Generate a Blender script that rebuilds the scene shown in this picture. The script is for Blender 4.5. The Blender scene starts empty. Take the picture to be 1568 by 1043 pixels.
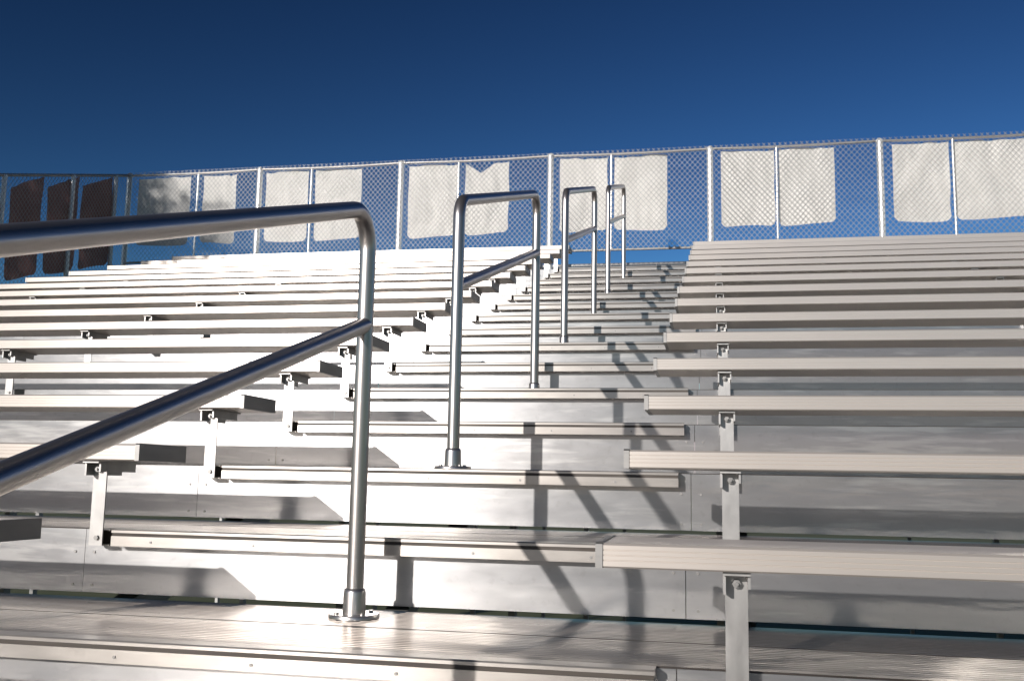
import bpy, bmesh, math, random
from mathutils import Vector, Matrix, noise
random.seed(7)
D=0.61; R=0.1857; DZ=-0.2312
XL=-1.301; XSTAND_L=-5.95; XSTAND_R=9.0
K0,K1=-5,14
YF=8.9; FZT=3.715; FZB=2.62
SUNV=Vector((0.415,1.0,-0.29)).normalized()

# ------------------------------------------------------------ materials
def nodes(name):
    m=bpy.data.materials.new(name); m.use_nodes=True
    nt=m.node_tree; nt.nodes.clear()
    o=nt.nodes.new('ShaderNodeOutputMaterial'); b=nt.nodes.new('ShaderNodeBsdfPrincipled')
    nt.links.new(b.outputs[0],o.inputs[0]); return m,nt,b,o
def metal(name,c1,c2,rough=(.3,.45),met=.8,aniso=.6,tan=(0,1,1),scale=(1.2,1.2,6),fine=(2,60,400),bump=.05,wave=0.0,spots=0.0,tight=0,streak=0,tr=.36):
    m,nt,b,o=nodes(name); N=nt.nodes.new; L=nt.links.new
    tc=N('ShaderNodeTexCoord')
    mp=N('ShaderNodeMapping'); mp.inputs['Scale'].default_value=scale; L(tc.outputs['Object'],mp.inputs[0])
    n1=N('ShaderNodeTexNoise'); n1.inputs['Scale'].default_value=2.2; n1.inputs['Detail'].default_value=7; n1.inputs['Roughness'].default_value=.62; L(mp.outputs[0],n1.inputs['Vector'])
    cr=N('ShaderNodeValToRGB'); cr.color_ramp.elements[0].position=.32; cr.color_ramp.elements[1].position=.68
    cr.color_ramp.elements[0].color=(*c1,1); cr.color_ramp.elements[1].color=(*c2,1); L(n1.outputs[0],cr.inputs[0])
    col=cr.outputs[0]
    if spots>0:
        n3=N('ShaderNodeTexNoise'); n3.inputs['Scale'].default_value=38; n3.inputs['Detail'].default_value=3; L(tc.outputs['Object'],n3.inputs['Vector'])
        c3=N('ShaderNodeValToRGB'); c3.color_ramp.elements[0].position=.60; c3.color_ramp.elements[1].position=.74; L(n3.outputs[0],c3.inputs[0])
        c3.color_ramp.elements[1].color=(spots,spots,spots,1)
        mx=N('ShaderNodeMix'); mx.data_type='RGBA'; L(c3.outputs[0],mx.inputs[0]); L(col,mx.inputs[6]); mx.inputs[7].default_value=(c1[0]*.4,c1[1]*.36,c1[2]*.32,1)
        col=mx.outputs[2]
    if streak>0:
        ms=N('ShaderNodeMapping'); ms.inputs['Rotation'].default_value=(0,math.radians(38),0); ms.inputs['Scale'].default_value=(5,1,45); L(tc.outputs['Object'],ms.inputs[0])
        ns=N('ShaderNodeTexNoise'); ns.inputs['Scale'].default_value=1; ns.inputs['Detail'].default_value=4; L(ms.outputs[0],ns.inputs['Vector'])
        ng=N('ShaderNodeTexNoise'); ng.inputs['Scale'].default_value=1.7; ng.inputs['Detail'].default_value=2; L(tc.outputs['Object'],ng.inputs['Vector'])
        mu=N('ShaderNodeMath'); mu.operation='MULTIPLY'; L(ns.outputs[0],mu.inputs[0]); L(ng.outputs[0],mu.inputs[1])
        cs=N('ShaderNodeValToRGB'); cs.color_ramp.elements[0].position=.27; cs.color_ramp.elements[1].position=.38; cs.color_ramp.elements[1].color=(streak,streak,streak,1); L(mu.outputs[0],cs.inputs[0])
        mx=N('ShaderNodeMix'); mx.data_type='RGBA'; L(cs.outputs[0],mx.inputs[0]); L(col,mx.inputs[6]); mx.inputs[7].default_value=(.8,.79,.77,1)
        col=mx.outputs[2]
    L(col,b.inputs['Base Color'])
    mr=N('ShaderNodeMapRange'); mr.inputs[1].default_value=.3; mr.inputs[2].default_value=.7; mr.inputs[3].default_value=rough[0]; mr.inputs[4].default_value=rough[1]
    mp2=N('ShaderNodeMapping'); mp2.inputs['Scale'].default_value=(scale[0]*2.3,scale[1]*2.3,scale[2]*1.4); mp2.inputs['Location'].default_value=(3,1,7); L(tc.outputs['Object'],mp2.inputs[0])
    n2=N('ShaderNodeTexNoise'); n2.inputs['Scale'].default_value=3; n2.inputs['Detail'].default_value=5; L(mp2.outputs[0],n2.inputs['Vector'])
    L(n2.outputs[0],mr.inputs[0]); L(mr.outputs[0],b.inputs['Roughness'])
    b.inputs['Metallic'].default_value=met
    cv=N('ShaderNodeCombineXYZ')
    for i in range(3): cv.inputs[i].default_value=tan[i]
    if aniso>0:
        b.inputs['Anisotropic'].default_value=aniso
        L(cv.outputs[0],b.inputs['Tangent'])
    mp3=N('ShaderNodeMapping'); mp3.inputs['Scale'].default_value=fine; L(tc.outputs['Object'],mp3.inputs[0])
    n4=N('ShaderNodeTexNoise'); n4.inputs['Scale'].default_value=1; n4.inputs['Detail'].default_value=3; L(mp3.outputs[0],n4.inputs['Vector'])
    last=None
    if bump>0:
        bp=N('ShaderNodeBump'); bp.inputs['Strength'].default_value=bump; bp.inputs['Distance'].default_value=.002; L(n4.outputs[0],bp.inputs['Height'])
        last=bp
        if wave>0:
            n5=N('ShaderNodeTexNoise'); n5.inputs['Scale'].default_value=3.2; n5.inputs['Detail'].default_value=2; n5.inputs['Distortion'].default_value=.6; L(mp.outputs[0],n5.inputs['Vector'])
            bp2=N('ShaderNodeBump'); bp2.inputs['Strength'].default_value=wave; bp2.inputs['Distance'].default_value=.01
            L(n5.outputs[0],bp2.inputs['Height']); L(bp.outputs[0],bp2.inputs['Normal']); last=bp2
        L(last.outputs[0],b.inputs['Normal'])
    if tight>0:
        # extruded/rolled grain: a second, sharper lobe smeared across the grain
        g=N('ShaderNodeBsdfAnisotropic'); g.inputs['Color'].default_value=(.86,.83,.79,1)
        g.inputs['Roughness'].default_value=tr; g.inputs['Anisotropy'].default_value=.97; L(cv.outputs[0],g.inputs['Tangent'])
        if last: L(last.outputs[0],g.inputs['Normal'])
        ms_=N('ShaderNodeMixShader'); ms_.inputs[0].default_value=tight
        L(b.outputs[0],ms_.inputs[1]); L(g.outputs[0],ms_.inputs[2]); L(ms_.outputs[0],o.inputs[0])
    return m
M_SEAT=metal('seat_aluminium',(.63,.57,.52),(.67,.61,.56),(.32,.36),.5,.5,scale=(.6,1,2),bump=.01,tight=.2)
M_CAP=metal('endcap_aluminium',(.20,.195,.19),(.25,.245,.24),(.35,.5),.7,0)
M_TREAD=metal('tread_aluminium',(.19,.16,.14),(.26,.23,.205),(.27,.33),.85,.6,scale=(1.2,7,7),fine=(3,300,60),bump=.01,spots=.25,tight=.28)
M_NOSE=metal('nosing_aluminium',(.48,.445,.415),(.56,.525,.49),(.28,.34),.7,.6,bump=.02,tight=.25)
M_RISER=metal('riser_aluminium',(.37,.37,.38),(.43,.43,.435),(.29,.34),.75,.6,scale=(1.6,1.6,7),bump=.01,wave=.03,spots=.12,tight=.3,streak=.4)
M_POST=metal('support_aluminium',(.32,.315,.31),(.42,.41,.40),(.32,.4),.75,0,scale=(6,6,4),fine=(200,200,30),bump=.02)
M_RAIL=metal('handrail_tube',(.50,.47,.45),(.54,.51,.49),(.30,.34),.93,0,scale=(3,3,1),bump=0)
M_FPOST=metal('galvanised_steel',(.82,.82,.81),(.9,.9,.89),(.28,.35),.5,0,scale=(8,8,3),fine=(120,120,40),bump=.02)
M_FRAIL=metal('fence_rail_steel',(.34,.33,.32),(.46,.45,.44),(.35,.45),.6,0,scale=(8,8,3),fine=(120,120,40))
M_WIRE=metal('wire_steel',(.36,.36,.36),(.48,.48,.48),(.35,.5),.7,0,bump=0)
M_DARK=metal('dark_strip',(.035,.028,.022),(.07,.055,.045),(.5,.7),.1,0)
M_STEEL=metal('understructure_steel',(.25,.25,.25),(.34,.34,.33),(.45,.6),.7,0)
def cloth(name,c1,c2,trans):
    m,nt,b,o=nodes(name); N=nt.nodes.new; L=nt.links.new
    tc=N('ShaderNodeTexCoord'); n=N('ShaderNodeTexNoise'); n.inputs['Scale'].default_value=5; n.inputs['Detail'].default_value=6; L(tc.outputs['Object'],n.inputs['Vector'])
    cr=N('ShaderNodeValToRGB'); cr.color_ramp.elements[0].position=.3; cr.color_ramp.elements[1].position=.7
    cr.color_ramp.elements[0].color=(*c1,1); cr.color_ramp.elements[1].color=(*c2,1); L(n.outputs[0],cr.inputs[0]); L(cr.outputs[0],b.inputs['Base Color'])
    b.inputs['Roughness'].default_value=.6
    bp=N('ShaderNodeBump'); bp.inputs['Strength'].default_value=.1; bp.inputs['Distance'].default_value=.02; L(n.outputs[0],bp.inputs['Height']); L(bp.outputs[0],b.inputs['Normal'])
    t=N('ShaderNodeBsdfTranslucent'); L(cr.outputs[0],t.inputs[0])
    mx=N('ShaderNodeMixShader'); mx.inputs[0].default_value=trans; L(b.outputs[0],mx.inputs[1]); L(t.outputs[0],mx.inputs[2]); L(mx.outputs[0],o.inputs[0])
    return m
M_BAN=cloth('white_vinyl',(.70,.685,.65),(.76,.745,.71),.15)
M_BAN2=cloth('maroon_mesh_cloth',(.26,.15,.145),(.33,.19,.18),.45)
m,nt,b,o=nodes('grass'); M_GRASS=m
tc=nt.nodes.new('ShaderNodeTexCoord'); n=nt.nodes.new('ShaderNodeTexNoise'); n.inputs['Scale'].default_value=.6; n.inputs['Detail'].default_value=12; nt.links.new(tc.outputs['Object'],n.inputs['Vector'])
cr=nt.nodes.new('ShaderNodeValToRGB'); cr.color_ramp.elements[0].color=(.055,.07,.025,1); cr.color_ramp.elements[1].color=(.125,.13,.055,1)
nt.links.new(n.outputs[0],cr.inputs[0]); nt.links.new(cr.outputs[0],b.inputs['Base Color']); b.inputs['Roughness'].default_value=.9
def plain(name,c,r=.8):
    m,nt,b,o=nodes(name)
    tc=nt.nodes.new('ShaderNodeTexCoord'); n=nt.nodes.new('ShaderNodeTexNoise'); n.inputs['Scale'].default_value=3; n.inputs['Detail'].default_value=6; nt.links.new(tc.outputs['Object'],n.inputs['Vector'])
    cr=nt.nodes.new('ShaderNodeValToRGB'); cr.color_ramp.elements[0].color=(c[0]*.6,c[1]*.6,c[2]*.6,1); cr.color_ramp.elements[1].color=(c[0]*1.4,c[1]*1.4,c[2]*1.4,1)
    nt.links.new(n.outputs[0],cr.inputs[0]); nt.links.new(cr.outputs[0],b.inputs['Base Color']); b.inputs['Roughness'].default_value=r
    return m
M_BARK=plain('bark',(.10,.07,.05)); M_LEAF=plain('leaves',(.06,.09,.03),.6)

# ------------------------------------------------------------ mesh helpers
class MB:
    def __init__(s): s.v=[]; s.f=[]; s.sm=[]
    def add(s,v,f,smooth=False):
        o=len(s.v); s.v+=[tuple(p) for p in v]; s.f+=[tuple(i+o for i in q) for q in f]; s.sm+=[smooth]*len(f)
    def ext(s,prof,x0,x1):
        n=len(prof); v=[(x0,y,z) for y,z in prof]+[(x1,y,z) for y,z in prof]
        f=[(i,(i+1)%n,n+(i+1)%n,n+i) for i in range(n)]+[tuple(range(n))[::-1],tuple(range(n,2*n))]
        s.add(v,f)
    def box(s,x0,x1,y0,y1,z0,z1): s.ext([(y0,z0),(y1,z0),(y1,z1),(y0,z1)],x0,x1)
    def tube(s,pts,r,n=16,caps=True,smooth=True):
        pts=[Vector(p) for p in pts]; m_=len(pts)
        T=[(pts[min(i+1,m_-1)]-pts[max(i-1,0)]).normalized() for i in range(m_)]
        a=Vector((0,0,1)) if abs(T[0].z)<.9 else Vector((1,0,0))
        u=T[0].cross(a).normalized(); V=[]
        for i in range(m_):
            u=(u-T[i]*u.dot(T[i])).normalized(); w=T[i].cross(u)
            rr=r[i] if isinstance(r,list) else r
            for j in range(n):
                t=2*math.pi*j/n; V.append(pts[i]+rr*(math.cos(t)*u+math.sin(t)*w))
        F=[(i*n+j,i*n+(j+1)%n,(i+1)*n+(j+1)%n,(i+1)*n+j) for i in range(m_-1) for j in range(n)]
        s.add(V,F,smooth)
        if caps: s.add([V[j] for j in range(n)]+[V[(m_-1)*n+j] for j in range(n)],[tuple(range(n))[::-1],tuple(range(n,2*n))])
    def obj(s,name,mat,parent=None,recalc=True):
        me=bpy.data.meshes.new(name); me.from_pydata(s.v,[],s.f); me.polygons.foreach_set('use_smooth',s.sm)
        if recalc:
            bm=bmesh.new(); bm.from_mesh(me); bmesh.ops.recalc_face_normals(bm,faces=bm.faces[:]); bm.to_mesh(me); bm.free()
        me.materials.append(mat); ob=bpy.data.objects.new(name,me); bpy.context.collection.objects.link(ob)
        if parent: ob.parent=parent
        return ob
def empty(name):
    e=bpy.data.objects.new(name,None); bpy.context.collection.objects.link(e); return e

# ------------------------------------------------------------ bleachers
BL=empty('bleachers')
def ribs(y0,y1,z,pitch,h):
    out=[(y1,z)]; y=y1-pitch
    while y>y0+pitch*.6:
        out+=[(y+.0016,z),(y+.0008,z-h),(y-.0008,z-h),(y-.0016,z)]; y-=pitch
    out.append((y0,z)); return out
def seat_prof(y,z,w=.24,h=.044):
    top=ribs(y+.004,y+w-.003,z,.0165,.0018)
    fr=[(y,z-.004)]
    for g in (.0125,.0215,.0305):
        fr+=[(y,z-g+.001),(y+.0016,z-g+.0004),(y+.0016,z-g-.0006),(y,z-g-.0012)]
    fr+=[(y,z-h+.003),(y+.003,z-h)]
    return top+fr+[(y+w-.003,z-h),(y+w,z-h+.003),(y+w,z-.003)]
seats,caps,treads,noses,strips,risers,posts,bolts,under=[MB() for _ in range(9)]
SUP_L=[XL-.15-1.75*i for i in range(3)]
SUP_R=[.25+1.75*i for i in range(5)]
for k in range(K0,K1+1):
    y=k*D; z=k*R; tz=z+DZ
    jit=lambda a:random.uniform(-a,a)
    for x0,x1 in ((XSTAND_L,XL),(0,XSTAND_R)):
        dz=jit(.0015); e=jit(.006); xa=x0+.012+e; xb=x1-.012+e
        seats.ext(seat_prof(y,z+dz),xa,xb)
        for xx in ((xb-.001,xb+.012),(xa-.012,xa+.001)):
            caps.ext([(y-.0025,z+dz-.0445),(y-.0025,z+dz-.002),(y+.002,z+dz+.0022),(y+.242,z+dz+.0022),(y+.2425,z+dz-.0445)],*xx)
    for a,b_ in ((.130,.418),(.426,.722)):
        yy0=y+a; yy1=y+b_; t=tz+jit(.0008)
        treads.ext(ribs(yy0+.002,yy1-.002,t,.021,.0025)+[(yy0,t-.003),(yy0,t-.042),(yy0+.012,t-.042),(yy0+.012,t-.006),(yy1-.012,t-.006),(yy1-.012,t-.042),(yy1,t-.042),(yy1,t-.002)],XSTAND_L-.02,XSTAND_R)
    x0,x1=-1.41,.103
    noses.ext([(y+.122,tz+.0015),(y+.078,tz+.0015),(y+.075,tz-.0015),(y+.075,tz-.008),(y+.082,tz-.0085),(y+.082,tz-.0165),(y+.075,tz-.017),(y+.075,tz-.044),(y+.079,tz-.044),(y+.122,tz-.044)],x0,x1)
    strips.box(x0+.002,x1-.002,y+.0762,y+.0818,tz-.0163,tz-.0087)
    # open channel stub beside the left nosing end (shade inside painted as a dark block)
    noses.box(x0-.062,x0-.012,y+.084,y+.122,tz-.004,tz-.001)
    noses.box(x0-.062,x0-.012,y+.084,y+.122,tz-.044,tz-.041)
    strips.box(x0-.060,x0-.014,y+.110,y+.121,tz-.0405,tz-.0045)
    xx=x0+.12
    while xx<x1:
        bolts.tube([(xx,y+.0755,tz-.031),(xx,y+.073,tz-.031)],.0035,8); xx+=.30
    ry=y+.735
    seg=XSTAND_L
    for xe in (-4.6,-1.52,.14,3.3,6.4,XSTAND_R):
        o_=jit(.001)
        risers.box(seg+.001,xe-.001,ry+o_,ry+.003+o_,tz+(.010 if k<2 else .003),tz+R-.003 if k<K1 else tz+R-.01)
        for q in (seg+.03,xe-.03):
            for zz in (.03,.12): bolts.tube([(q,ry+o_+.001,tz+zz),(q,ry+o_-.003,tz+zz)],.004,8)
        seg=xe
    for xs in SUP_L+SUP_R:
        posts.box(xs-.020,xs+.020,y+.066,y+.071,tz-.043,z-.052)
        posts.box(xs-.020,xs-.015,y+.0715,y+.118,tz-.04,z-.052)
        posts.box(xs-.024,xs+.024,y+.018,y+.225,z-.051,z-.0455)
        posts.box(xs-.024,xs-.019,y+.03,y+.20,z-.085,z-.0515)
        posts.box(xs+.019,xs+.024,y+.03,y+.20,z-.075,z-.0515)
        bolts.tube([(xs,y+.066,z-.068),(xs,y+.052,z-.068)],.008,6)
        bolts.tube([(xs,y+.066,z-.068),(xs,y+.045,z-.068)],.004,8)
        bolts.tube([(xs+.004,y+.066,tz-.022),(xs+.004,y+.060,tz-.022)],.007,6)
        under.box(xs-.03,xs+.03,y+.15,y+.70,tz-.075,tz-.046)
yt=K1*D; zt=K1*R+DZ+R
treads.box(XSTAND_L-.02,XSTAND_R,yt+.74,yt+.86,zt-.04,zt)
for xs in SUP_L+SUP_R+[-.65]:
    ya,yb=K0*D,K1*D+.8
    for zo in (-.48,):
        za=K0*R+zo; zb=za+(yb-ya)*R/D
        under.ext([(ya,za-.12),(yb,zb-.12),(yb,zb),(ya,za)],xs-.004,xs+.004)
        under.ext([(ya,za-.008),(yb,zb-.008),(yb,zb),(ya,za)],xs+.0045,xs+.06)
    for yy in (-2.4,.0,2.6,5.2,8.2):
        zz=yy*R/D-.56
        under.box(xs-.035,xs-.005,yy,yy+.05,-2.2,zz)
seats.obj('seat_planks',M_SEAT,BL); caps.obj('seat_end_caps',M_CAP,BL); treads.obj('foot_planks',M_TREAD,BL)
noses.obj('aisle_nosings',M_NOSE,BL); strips.obj('grip_strips_and_channel_shade',M_DARK,BL); risers.obj('riser_panels',M_RISER,BL)
posts.obj('seat_supports',M_POST,BL); bolts.obj('bolts',M_CAP,BL); under.obj('understructure',M_STEEL,BL)

# ------------------------------------------------------------ handrails
XP=-.656; TR=.021
def handrail(ka,kb,ya,yb):
    e=empty('stair_handrail'); Y0=ka*D+ya; Y1=kb*D+yb
    zt=lambda Y,H: DZ+H+R*(Y-.588)/D
    rad=.085
    def corner(P,a,b_):
        P=Vector(P); a=(Vector(a)-P).normalized(); b_=(Vector(b_)-P).normalized()
        ang=a.angle(b_); t=rad/math.tan(ang/2); c=P+(a+b_).normalized()*(rad/math.sin(ang/2))
        s=P+a*t-c; e_=P+b_*t-c; out=[]
        th=s.angle(e_)
        for i in range(13):
            w=i/12; out.append(c+(s*math.sin((1-w)*th)+e_*math.sin(w*th))/math.sin(th))
        return out
    B0=(XP,Y0,ka*R+DZ+.001); B1=(XP,Y1,kb*R+DZ+.001); T0=(XP,Y0,zt(Y0,1.037)); T1=(XP,Y1,zt(Y1,1.037))
    mb=MB(); mb.tube([B0]+corner(T0,B0,T1)+corner(T1,T0,B1)+[B1],TR,28); mb.obj('tube_loop',M_RAIL,e)
    mb=MB(); mb.tube([(XP,Y0,zt(Y0,.733)),(XP,Y1,zt(Y1,.733))],TR*.97,28)
    mb.obj('mid_rail',M_RAIL,e)
    mb=MB()
    for Y,B in ((Y0,B0),(Y1,B1)):
        z=B[2]
        mb.tube([(XP,Y,z),(XP,Y,z+.008),(XP,Y,z+.010)],[.062,.062,.060],28)
        mb.tube([(XP,Y,z+.009),(XP,Y,z+.06),(XP,Y,z+.068),(XP,Y,z+.070)],[.0285,.027,.0255,.0215],24)
        for q in range(4):
            t=math.pi/4+q*math.pi/2
            mb.tube([(XP+.046*math.cos(t),Y+.046*math.sin(t),z+.009),(XP+.046*math.cos(t),Y+.046*math.sin(t),z+.015)],.006,6)
    mb.obj('base_flanges',M_RAIL,e)
handrail(-2,0,.33,.56)
handrail(2,4,.25,.56)
handrail(6,8,.31,.56)
handrail(10,12,.31,.56)
handrail(-6,-4,.31,.56)

# ------------------------------------------------------------ fences
FE=empty('chain_link_fence')
PX0=-5.078; PS=1.755
XC=-6.80
posts_x=[PX0+PS*j for j in range(0,9)]
mb=MB()
for x in posts_x+[XC]:
    mb.tube([(x,YF,1.9),(x,YF,FZT-.02)],.034,16)
    mb.tube([(x,YF,FZT-.02),(x,YF,FZT+.012),(x,YF,FZT+.03)],[.037,.037,.012],16)
for j in range(0,8):
    x=PX0+PS*j+(.655,.69,.68,.70,.72,.70,.7,.7)[j]
    mb.tube([(x,YF,FZB),(x,YF,FZT-.01)],.012,10)
mb.tube([(XC+.92,YF,FZB),(XC+.92,YF,FZT-.01)],.012,10)
mb.obj('posts',M_FPOST,FE)
def sagrail(x0,x1,z):
    pts=[]
    N_=int((x1-x0)/.15)
    for i in range(N_+1):
        x=x0+(x1-x0)*i/N_; ph=((x-PX0)/PS)%1
        pts.append((x,YF,z-.012*math.sin(math.pi*ph)+.003*noise.noise(Vector((x*2,z,0)))))
    return pts
mb=MB(); mb.tube(sagrail(XC,posts_x[-1],FZT),.014,12); mb.tube([(XC,YF,FZB),(posts_x[-1],YF,FZB)],.014,12)
mb.obj('rails',M_FRAIL,FE)
def mesh_wires(mb,x0,x1,z0,z1,pos,w=.056,hh=.064,r=.0025):
    s=w/hh; H=z1-z0
    for sg,off in ((1,.0028),(-1,-.0028)):
        n0=int((x0-H*s)//w)-1; n1=int((x1+H*s)//w)+1
        for i in range(n0,n1):
            xa=i*w; za,zb=z0,z1
            fa=lambda zz: xa+sg*s*(zz-z0)
            t0=(x0-xa)/(sg*s)+z0; t1=(x1-xa)/(sg*s)+z0
            lo=max(za,min(t0,t1)); hi=min(zb,max(t0,t1))
            if hi-lo<.005: continue
            mb.tube([pos(fa(lo),lo,off),pos(fa(hi),hi,off)],r,4,caps=False)
mb=MB(); mesh_wires(mb,XC,8.9,FZB-.02,FZT+.022,lambda x,z,o:(x,YF-.040+o,z))
mb.obj('wire_mesh',M_WIRE,FE,recalc=False)
FS=empty('chain_link_fence')
sl=R/D
side=lambda yy,z,o:(XC+.034+o,yy,z+(yy-YF)*sl)
mb=MB(); YS=-3.0; mesh_wires(mb,YS,YF,FZB-.02-.1,FZT+.022,side); mb.obj('wire_mesh',M_WIRE,FS,recalc=False)
mb=MB()
for yy in [7.83-1.05*2*i for i in range(0,6)]+[8.62,6.75]:
    dz=(yy-YF)*sl; mb.tube([(XC,yy,1.6+dz),(XC,yy,FZT+dz)],.026,14)
mb.obj('posts',M_FPOST,FS)
mb=MB()
for z in (FZT,FZB-.1): mb.tube([(XC,YS,z+(YS-YF)*sl),(XC,YF,z)],.016,14)
mb.obj('rails',M_FRAIL,FS)

# ------------------------------------------------------------ banners
def banner(a,b_,z0,z1,pos,mat,notch=0,slant=0,seed=0,name='banner'):
    NX,NZ=28,30; V=[];F=[]; rnd=random.Random(seed); ph=rnd.uniform(0,9)
    for i in range(NX+1):
        u=i/NX; e=min(u,1-u)*(b_-a)
        cl=.045*max(0,1-e/.05)**2
        sag=.018*(1-abs(2*((u*3)%1)-1))*(.5+.5*math.sin(ph+u*5)) + .012*math.sin(ph+u*3)**2
        top=z1-sag-slant*u-notch*max(0,1-abs(u-.36)/.34)**1.1
        bot=z0+cl+.012*math.sin(ph*2+u*4)+rnd.uniform(-.002,.002)
        for j in range(NZ+1):
            v=j/NZ; z=bot+(top-bot)*v
            p=noise.noise(Vector((u*3+seed,v*2.5,ph)))*.022+noise.noise(Vector((u*7+seed,v*4,ph)))*.009
            x=a+(b_-a)*u + .010*noise.noise(Vector((v*3,seed,u)))
            V.append(pos(x,z,p))
    for i in range(NX):
        for j in range(NZ):
            q=i*(NZ+1)+j; F.append((q,q+NZ+1,q+NZ+2,q+1))
    mb=MB(); mb.add(V,F,True); return mb.obj(name,mat)
bp_=lambda x,z,p:(x,YF+.045+p,z)
rel=[((.06,.60),(.69,1.26)),((.085,.665),(.76,1.27)),((.10,.635),(.71,1.29)),((.115,.68),(.72,1.30)),((.13,.69),(.74,1.42)),((.1,.68),(.73,1.3)),((.1,.68),(.73,1.3)),((.1,.68),(.73,1.3))]
s=0
for j,(p1,p2) in enumerate(rel):
    x=PX0+PS*j
    for n_,(a,b_) in enumerate((p1,p2)):
        s+=1; banner(x+a,x+b_,2.845+random.uniform(-.01,.01),FZT-.02,bp_,M_BAN,notch=.13 if (j==1 and n_==1) else 0,seed=s)
banner(XC+.1,XC+.80,2.84,FZT-.03,bp_,M_BAN,seed=40); banner(XC+.97,XC+1.40,2.84,FZT-.03,bp_,M_BAN,seed=41)
sp=lambda yy,z,p:(XC-.03+p,yy,z+(yy-YF)*sl)
for i,(a,b_) in enumerate(((8.05,8.62),(7.46,7.98),(6.9,7.38),(6.2,6.7),(5.5,6.1))):
    banner(a,b_,2.62,FZT-.12,sp,M_BAN2,seed=60+i,slant=-.12)

# ------------------------------------------------------------ tree beyond the side fence (shades the fence corner)
TRE=empty('tree'); tx,ty=-10.85,-1.1; rnd=random.Random(5)
mb=MB(); mb.tube([(tx,ty,-2.25),(tx+.05,ty,0),(tx-.05,ty+.05,2.4),(tx+.03,ty,4.3),(tx,ty,6.1)],[.2,.16,.13,.09,.03],12)
cl=[]
for i in range(20):
    a=rnd.uniform(0,6.28); h=rnd.uniform(3.9,5.7); l=rnd.uniform(.6,1.3)
    e=Vector((tx+l*math.cos(a),ty+l*math.sin(a),h+rnd.uniform(.2,.9)))
    mb.tube([(tx,ty,h-.4),(Vector((tx,ty,h-.4))+e)/2+Vector((0,0,.1)),e],[.05,.03,.01],7); cl.append(e)
mb.obj('trunk_and_limbs',M_BARK,TRE)
mb=MB(); cl+=[Vector((tx,ty,6.3)),Vector((tx+.2,ty,5.7)),Vector((tx-.3,ty,5.1)),Vector((tx+.5,ty,5.3))]
for c_ in cl:
    for i in range(330):
        p=c_+Vector((rnd.gauss(0,.24),rnd.gauss(0,.24),rnd.gauss(0,.2)))
        u=Vector((rnd.gauss(0,1),rnd.gauss(0,1),rnd.gauss(0,1))).normalized(); w=u.cross(Vector((rnd.gauss(0,1),rnd.gauss(0,1),rnd.gauss(0,1)))).normalized()
        L_=rnd.uniform(.04,.075)
        mb.add([p-u*L_,p+w*L_*.45,p+u*L_,p-w*L_*.45],[(0,1,2,3)])
mb.obj('foliage',M_LEAF,TRE,recalc=False)

# ------------------------------------------------------------ ground
mb=MB(); mb.add([(-600,-600,-2.2),(600,-600,-2.2),(600,600,-2.2),(-600,600,-2.2)],[(0,1,2,3)]); mb.obj('grass_ground',M_GRASS,recalc=False)

# ------------------------------------------------------------ light
w=bpy.data.worlds.new('World'); bpy.context.scene.world=w; w.use_nodes=True; nt=w.node_tree
bg=nt.nodes['Background']; sk=nt.nodes.new('ShaderNodeTexSky'); sk.sky_type='NISHITA'; sk.sun_disc=False
el=math.asin(-SUNV.z); sk.sun_elevation=el; sk.sun_rotation=math.atan2(-SUNV.x,-SUNV.y)
sk.altitude=1500; sk.air_density=1.0; sk.dust_density=.3; sk.ozone_density=2.5
mn=nt.nodes.new('ShaderNodeMix'); mn.data_type='RGBA'; mn.blend_type='DARKEN'; mn.inputs[0].default_value=1; mn.inputs[7].default_value=(5.6,5.5,6.3,1)
gm=nt.nodes.new('ShaderNodeGamma'); gm.inputs[1].default_value=2.3
ml=nt.nodes.new('ShaderNodeMix'); ml.data_type='RGBA'; ml.blend_type='MULTIPLY'; ml.inputs[0].default_value=1; ml.inputs[7].default_value=(.17,.15,.112,1)
nt.links.new(sk.outputs[0],mn.inputs[6]); nt.links.new(mn.outputs[2],gm.inputs[0]); nt.links.new(gm.outputs[0],ml.inputs[6]); nt.links.new(ml.outputs[2],bg.inputs[0])
bg.inputs[1].default_value=.07
ld=bpy.data.lights.new('sun','SUN'); ld.energy=4.7; ld.angle=math.radians(.53); ld.color=(1,.945,.89)
lo=bpy.data.objects.new('sun',ld); bpy.context.collection.objects.link(lo); lo.rotation_euler=SUNV.to_track_quat('-Z','Y').to_euler(); lo.location=(-6,-15,8)

# ------------------------------------------------------------ camera
yaw,pitch,roll=[math.radians(a) for a in (11.53,7.882,-1.055)]
fw=Vector((-math.sin(yaw)*math.cos(pitch),math.cos(yaw)*math.cos(pitch),math.sin(pitch)))
rt=Vector((math.cos(yaw),math.sin(yaw),0)); up=rt.cross(fw)
c,s_=math.cos(roll),math.sin(roll)
rt2=c*rt-s_*up; up2=s_*rt+c*up
cd=bpy.data.cameras.new('camera'); cd.sensor_width=36; cd.lens=1534/1568*36; cd.clip_start=.02; cd.clip_end=3000
cam=bpy.data.objects.new('camera',cd); bpy.context.collection.objects.link(cam)
cam.matrix_world=Matrix(((rt2.x,up2.x,-fw.x,.215),(rt2.y,up2.y,-fw.y,-1.836),(rt2.z,up2.z,-fw.z,.1108),(0,0,0,1)))
sc=bpy.context.scene; sc.camera=cam
sc.view_settings.view_transform='Standard'; sc.view_settings.look='None'; sc.view_settings.exposure=0
